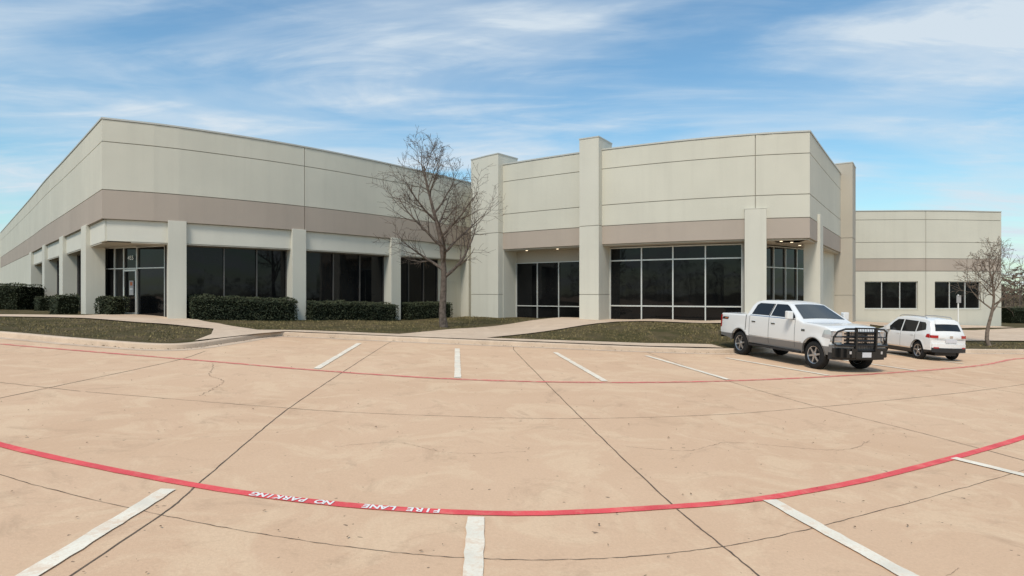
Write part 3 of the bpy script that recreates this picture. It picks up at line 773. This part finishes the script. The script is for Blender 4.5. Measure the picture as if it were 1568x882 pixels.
for i in range(12):
    ya,yb=-.96+i*.16,-.96+(i+1)*.16
    d.box(2.54,2.76,ya,yb,.56,.78,'cargrey',TF); d.box(2.52,2.72,ya,yb,.36,.56,'black',TF)
for i in range(8):
    ya,yb=-.96+i*.24,-.96+(i+1)*.24; d.box(-3.2,-3.04,ya,yb,.55,.74,'chrome',TF)
for sg in (1,-1): d.box(-1.25,1.28,.90 if sg>0 else -1.02,1.02 if sg>0 else -.90,.40,.46,'black')
for sg in (1,-1):
    for x in (-1.16,-.14):
        y=sg*(ft(x,1.22)+.02); d.box(x,x+.2,min(y,y-sg*.04),max(y,y-sg*.04),1.20,1.235,'chrome')
d.box(-2.6,2.4,-.55,.55,.34,.60,'black')
d.obj('bumpers_and_grille',truck)
d=MB()
for sg in (1,-1):
    ys=sorted((sg*.99,sg*1.20)); d.box(.78,.93,ys[0],ys[1],1.41,1.66,'carwhite'); ys=sorted((sg*.88,sg*1.0)); d.box(.82,.90,ys[0],ys[1],1.42,1.47,'black')
d.obj('door_mirrors',truck,bevel=.045)
d=MB()
X0=2.84
for y in (-.36,.36):
    d.box(X0-.03,X0+.05,y-.03,y+.03,.42,1.30,'blackg')
for z in (.66,.80,.92,1.04,1.16,1.28): d.tube([(X0,-.40,z),(X0+.02,0,z),(X0,.40,z)],[.022]*3,8,'blackg')
for sg in (1,-1):
    d.tube([(X0,sg*.38,1.26),(X0-.04,sg*.70,1.25),(X0-.12,sg*.90,1.17),(X0-.20,sg*.97,1.0),(X0-.20,sg*.98,.84),(X0-.12,sg*.92,.78),(X0,sg*.38,.78)],[.03]*7,8,'blackg')
    d.tube([(X0-.03,sg*.38,1.02),(X0-.12,sg*.88,1.02),(X0-.2,sg*.97,1.0)],[.016]*3,8,'blackg')
    for i in range(4):
        ys=sorted((sg*(.38+.15*i),sg*(.53+.15*i))); d.box(X0-.12-.04*i,X0+.05-.02*i*i-.01*i,*ys,.44,.70,'blackg')
    d.box(X0+.032,X0+.045,*sorted((sg*.5,sg*.6)),.55,.63,'lens')
d.box(X0-.08,X0+.06,-.38,.38,.42,.62,'blackg')
d.box(X0+.06,X0+.075,-.16,.16,.46,.60,'plate')
for y in [-.3+.06*i for i in range(11)]: d.box(X0-.005,X0+.005,y-.006,y+.006,.62,1.28,'blackg')
d.obj('grille_guard',truck)
wheels(truck,(-1.84,1.84),.82,.415,.27,.26,6)
place(truck,8.84,19.05,math.atan2(-.961,.276),(.89,.92,.95))
def fs(x,z):
    w=.905
    if z<.7: w-=.05*((.7-z)/.4)**2
    if z>1.02: w-=.015+.25*((z-1.02)/.68)
    elif z>.88: w-=.015*(z-.88)/.14
    if x>1.2: w-=.10*((x-1.2)/1.0)**2
    if x<-1.5: w-=.07*((-1.5-x)/.7)**2
    for a in (-1.3,1.3):
        d=math.hypot(x-a,z-.36)
        if d<.52: w+=.02*max(0,1-abs(d-.43)/.1)
    return w
def plans(x,y):
    if x>1.3: return -.28*(y/.9)**2*((x-1.3)/.9)
    if x<-1.5: return .20*(y/.9)**2*((-1.5-x)/.7)
    return 0
# compact crossover: roof falls toward a raked, rounded tailgate
stop=[(-2.19,.90),(-2.18,1.00),(-2.13,1.10),(-2.00,1.32),(-1.86,1.52),(-1.80,1.60),(-1.70,1.635),(-1.3,1.69),(-.5,1.735),(.1,1.72),(.45,1.66),(1.15,1.20),(1.28,1.14),(1.8,1.06),(2.05,.96),(2.16,.82)]
sbase=[(-2.19,.42),(-1.9,.34),(-1.6,.27),(1.7,.26),(2.0,.29),(2.16,.36)]
suv=empty('suv_car')
zf2=[.28,.34,.38,.44,.52,.6,.68,.76,.84,.9,.96,1.02,1.07,1.12,1.18,1.24,1.3,1.36,1.42,1.48,1.54,1.6,1.66]
C=Car(stop,sbase,(-1.3,1.3),.42,.37,fs,plans,.025,[-2.2+.11*i for i in range(41)],zf2,.44,'carwhite','black')
C.body.obj('body',suv,smooth=True,ang=38)
d=MB()
C.side(d,[(-1.72,1.24),(-1.12,1.13),(-1.12,1.55),(-1.50,1.53),(-1.62,1.45)],'cglass')
C.side(d,[(-1.06,1.12),(-.16,1.09),(-.16,1.59),(-1.06,1.56)],'cglass')
C.side(d,[(-.09,1.09),(.94,1.09),(.52,1.46),(.30,1.58),(-.09,1.59)],'cglass')
C.patch(d,.50,1.12,-.93,.93,'cgl2',.009)
C.patch(d,-2.08,-1.90,-.84,.84,'cglass',.012)
d.obj('windows',suv,smooth=True)
d=MB()
for x in (-1.08,-.125,1.0): C.side(d,[(x-.007,.40),(x+.007,.40),(x+.007,1.08),(x-.007,1.08)],'seam',.003)
C.side(d,[(-.9,.42),(.9,.42),(.9,.47),(-.9,.47)],'chrome',.006)
C.side(d,[(-2.14,.92),(-1.86,.95),(-1.90,1.08),(-2.08,1.09)],'tail',.010)
C.side(d,[(1.7,.80),(2.02,.78),(2.05,.90),(1.75,1.0)],'lens',.006)
for a in (-1.3,1.3):
    pl=[(a+.42*math.cos(t*math.pi/16),.37+.42*math.sin(t*math.pi/16)) for t in range(17)]
    for i in range(16):
        p,q=pl[i],pl[i+1]; s_=1.07
        C.side(d,[p,q,(a+(q[0]-a)*s_,.37+(q[1]-.37)*s_),(a+(p[0]-a)*s_,.37+(p[1]-.37)*s_)],'black',.008)
for sg in (1,-1):
    for i in range(2):
        a=.56+.14*i; ys=sorted((sg*a,sg*(a+.14))); d.box(-2.215,-2.10,ys[0],ys[1],.93,1.04,'tail',TF)
    ys=sorted((sg*.55,sg*.75)); d.box(-2.275,-2.2,ys[0],ys[1],.52,.57,'tail',TF)
    y=sg*.60; d.tube([(-1.45,y,1.69),(-1.35,y,1.75),(-.4,y,1.785),(.2,y,1.765),(.35,y,1.71)],[.016]*5,8,'alloy')
    ys=sorted((sg*.92,sg*1.10)); d.box(.60,.78,ys[0],ys[1],1.11,1.27,'carwhite'); ys=sorted((sg*.84,sg*.94)); d.box(.66,.76,ys[0],ys[1],1.10,1.14,'black')
    for x in (-1.0,-.06):
        y=sg*(fs(x,.98)+.02); d.box(x,x+.17,min(y,y-sg*.04),max(y,y-sg*.04),.97,1.0,'carwhite')
for i in range(8):
    ya,yb=-.8+i*.2,-.8+(i+1)*.2; d.box(-2.27,-2.15,ya,yb,.36,.54,'black',TF); d.box(-2.255,-2.15,ya,yb,.54,.70,'carwhite',TF)
d.box(-2.225,-2.19,-.26,.26,.76,.88,'plate'); d.box(-2.215,-2.17,-.07,.07,.94,1.03,'chrome')
C.patch(d,-1.93,-1.78,-.80,.80,'carwhite',.045,n=4)
d.box(-1.9,1.9,-.5,.5,.2,.5,'black')
d.obj('trim_and_lights',suv)
wheels(suv,(-1.3,1.3),.78,.37,.22,.25,5)
place(suv,14.45,22.0,math.radians(96),(.70,.76,.83))
# ------------------------------------------------------------ sky & light
w=bpy.data.worlds.new("World"); S.world=w; w.use_nodes=True; nt=w.node_tree
bg=nt.nodes['Background']
EL,AZ=math.radians(54),math.radians(200)
sky=nt.nodes.new('ShaderNodeTexSky'); sky.sky_type='NISHITA'; sky.sun_disc=False; sky.sun_elevation=EL; sky.sun_rotation=AZ
sky.air_density=1.3; sky.dust_density=.5; sky.ozone_density=2.5
tc=nt.nodes.new('ShaderNodeTexCoord'); sx=nt.nodes.new('ShaderNodeSeparateXYZ'); nt.links.new(tc.outputs['Generated'],sx.inputs[0])
def mth(op,a,b=None,clamp=False):
    n=nt.nodes.new('ShaderNodeMath'); n.operation=op; n.use_clamp=clamp
    for i,v in enumerate((a,b)):
        if v is None: continue
        if isinstance(v,(int,float)): n.inputs[i].default_value=v
        else: nt.links.new(v,n.inputs[i])
    return n.outputs[0]
zz=mth('ADD',mth('MAXIMUM',sx.outputs[2],0.0),.10)
cx=mth('DIVIDE',sx.outputs[0],zz); cy=mth('DIVIDE',sx.outputs[1],zz)
cb=nt.nodes.new('ShaderNodeCombineXYZ'); nt.links.new(cx,cb.inputs[0]); nt.links.new(cy,cb.inputs[1])
def cloud(scale,rotz,sc,lo_,hi,detail=8,rough=.6,dist=.5,loc=(0,0,0)):
    mp=nt.nodes.new('ShaderNodeMapping'); mp.inputs['Rotation'].default_value=(0,0,rotz); mp.inputs['Scale'].default_value=sc; mp.inputs['Location'].default_value=loc
    nt.links.new(cb.outputs[0],mp.inputs[0])
    n=nt.nodes.new('ShaderNodeTexNoise'); n.inputs['Scale'].default_value=scale; n.inputs['Detail'].default_value=detail; n.inputs['Roughness'].default_value=rough; n.inputs['Distortion'].default_value=dist
    nt.links.new(mp.outputs[0],n.inputs['Vector'])
    r_=nt.nodes.new('ShaderNodeMapRange'); r_.interpolation_type='SMOOTHSTEP'; r_.inputs['From Min'].default_value=lo_; r_.inputs['From Max'].default_value=hi; nt.links.new(n.outputs['Fac'],r_.inputs['Value'])
    return r_.outputs[0]
c1=cloud(.60,.55,(1,2.3,1),.40,.70,6,.55,.6,(3,1,0))
c2=cloud(1.6,.40,(.8,2.6,1),.40,.74,8,.62,.8,(1,5,0))
c3=cloud(.9,.6,(1,1.6,1),.42,.72,5,.5,.3,(7,2,0))
cf=mth('ADD',mth('MULTIPLY',c1,.60),mth('MULTIPLY',mth('MULTIPLY',c2,c1),.50)); cf=mth('ADD',cf,mth('MULTIPLY',c2,.18)); cf=mth('ADD',cf,mth('MULTIPLY',c3,.35),True); cf=mth('MINIMUM',cf,.92)
tint=nt.nodes.new('ShaderNodeMix'); tint.data_type='RGBA'; tint.blend_type='MULTIPLY'; tint.inputs[0].default_value=1; nt.links.new(sky.outputs[0],tint.inputs[6]); tint.inputs[7].default_value=(.80,1.06,1.12,1)
mx=nt.nodes.new('ShaderNodeMix'); mx.data_type='RGBA'; nt.links.new(cf,mx.inputs[0]); nt.links.new(tint.outputs[2],mx.inputs[6]); mx.inputs[7].default_value=(5.3,6.0,6.6,1)
nt.links.new(mx.outputs[2],bg.inputs['Color']); bg.inputs['Strength'].default_value=.13
l=bpy.data.lights.new('sun','SUN'); l.energy=2.85; l.angle=math.radians(14); l.color=(1,.915,.80)
lo_=bpy.data.objects.new('sun',l); COL.objects.link(lo_)
sd=Vector((math.sin(AZ)*math.cos(EL),math.cos(AZ)*math.cos(EL),math.sin(EL)))
lo_.rotation_euler=sd.to_track_quat('Z','Y').to_euler()
# ------------------------------------------------------------ camera
cam=bpy.data.cameras.new('camera'); co=bpy.data.objects.new('camera',cam); COL.objects.link(co); S.camera=co
co.location=(0,0,2.1); co.rotation_euler=(math.radians(90),0,0)
cam.sensor_width=36; cam.lens=36*940/1568; cam.shift_y=9/1568; cam.clip_end=5000; cam.clip_start=.05
S.view_settings.view_transform='Standard'; S.view_settings.look='None'; S.view_settings.exposure=0
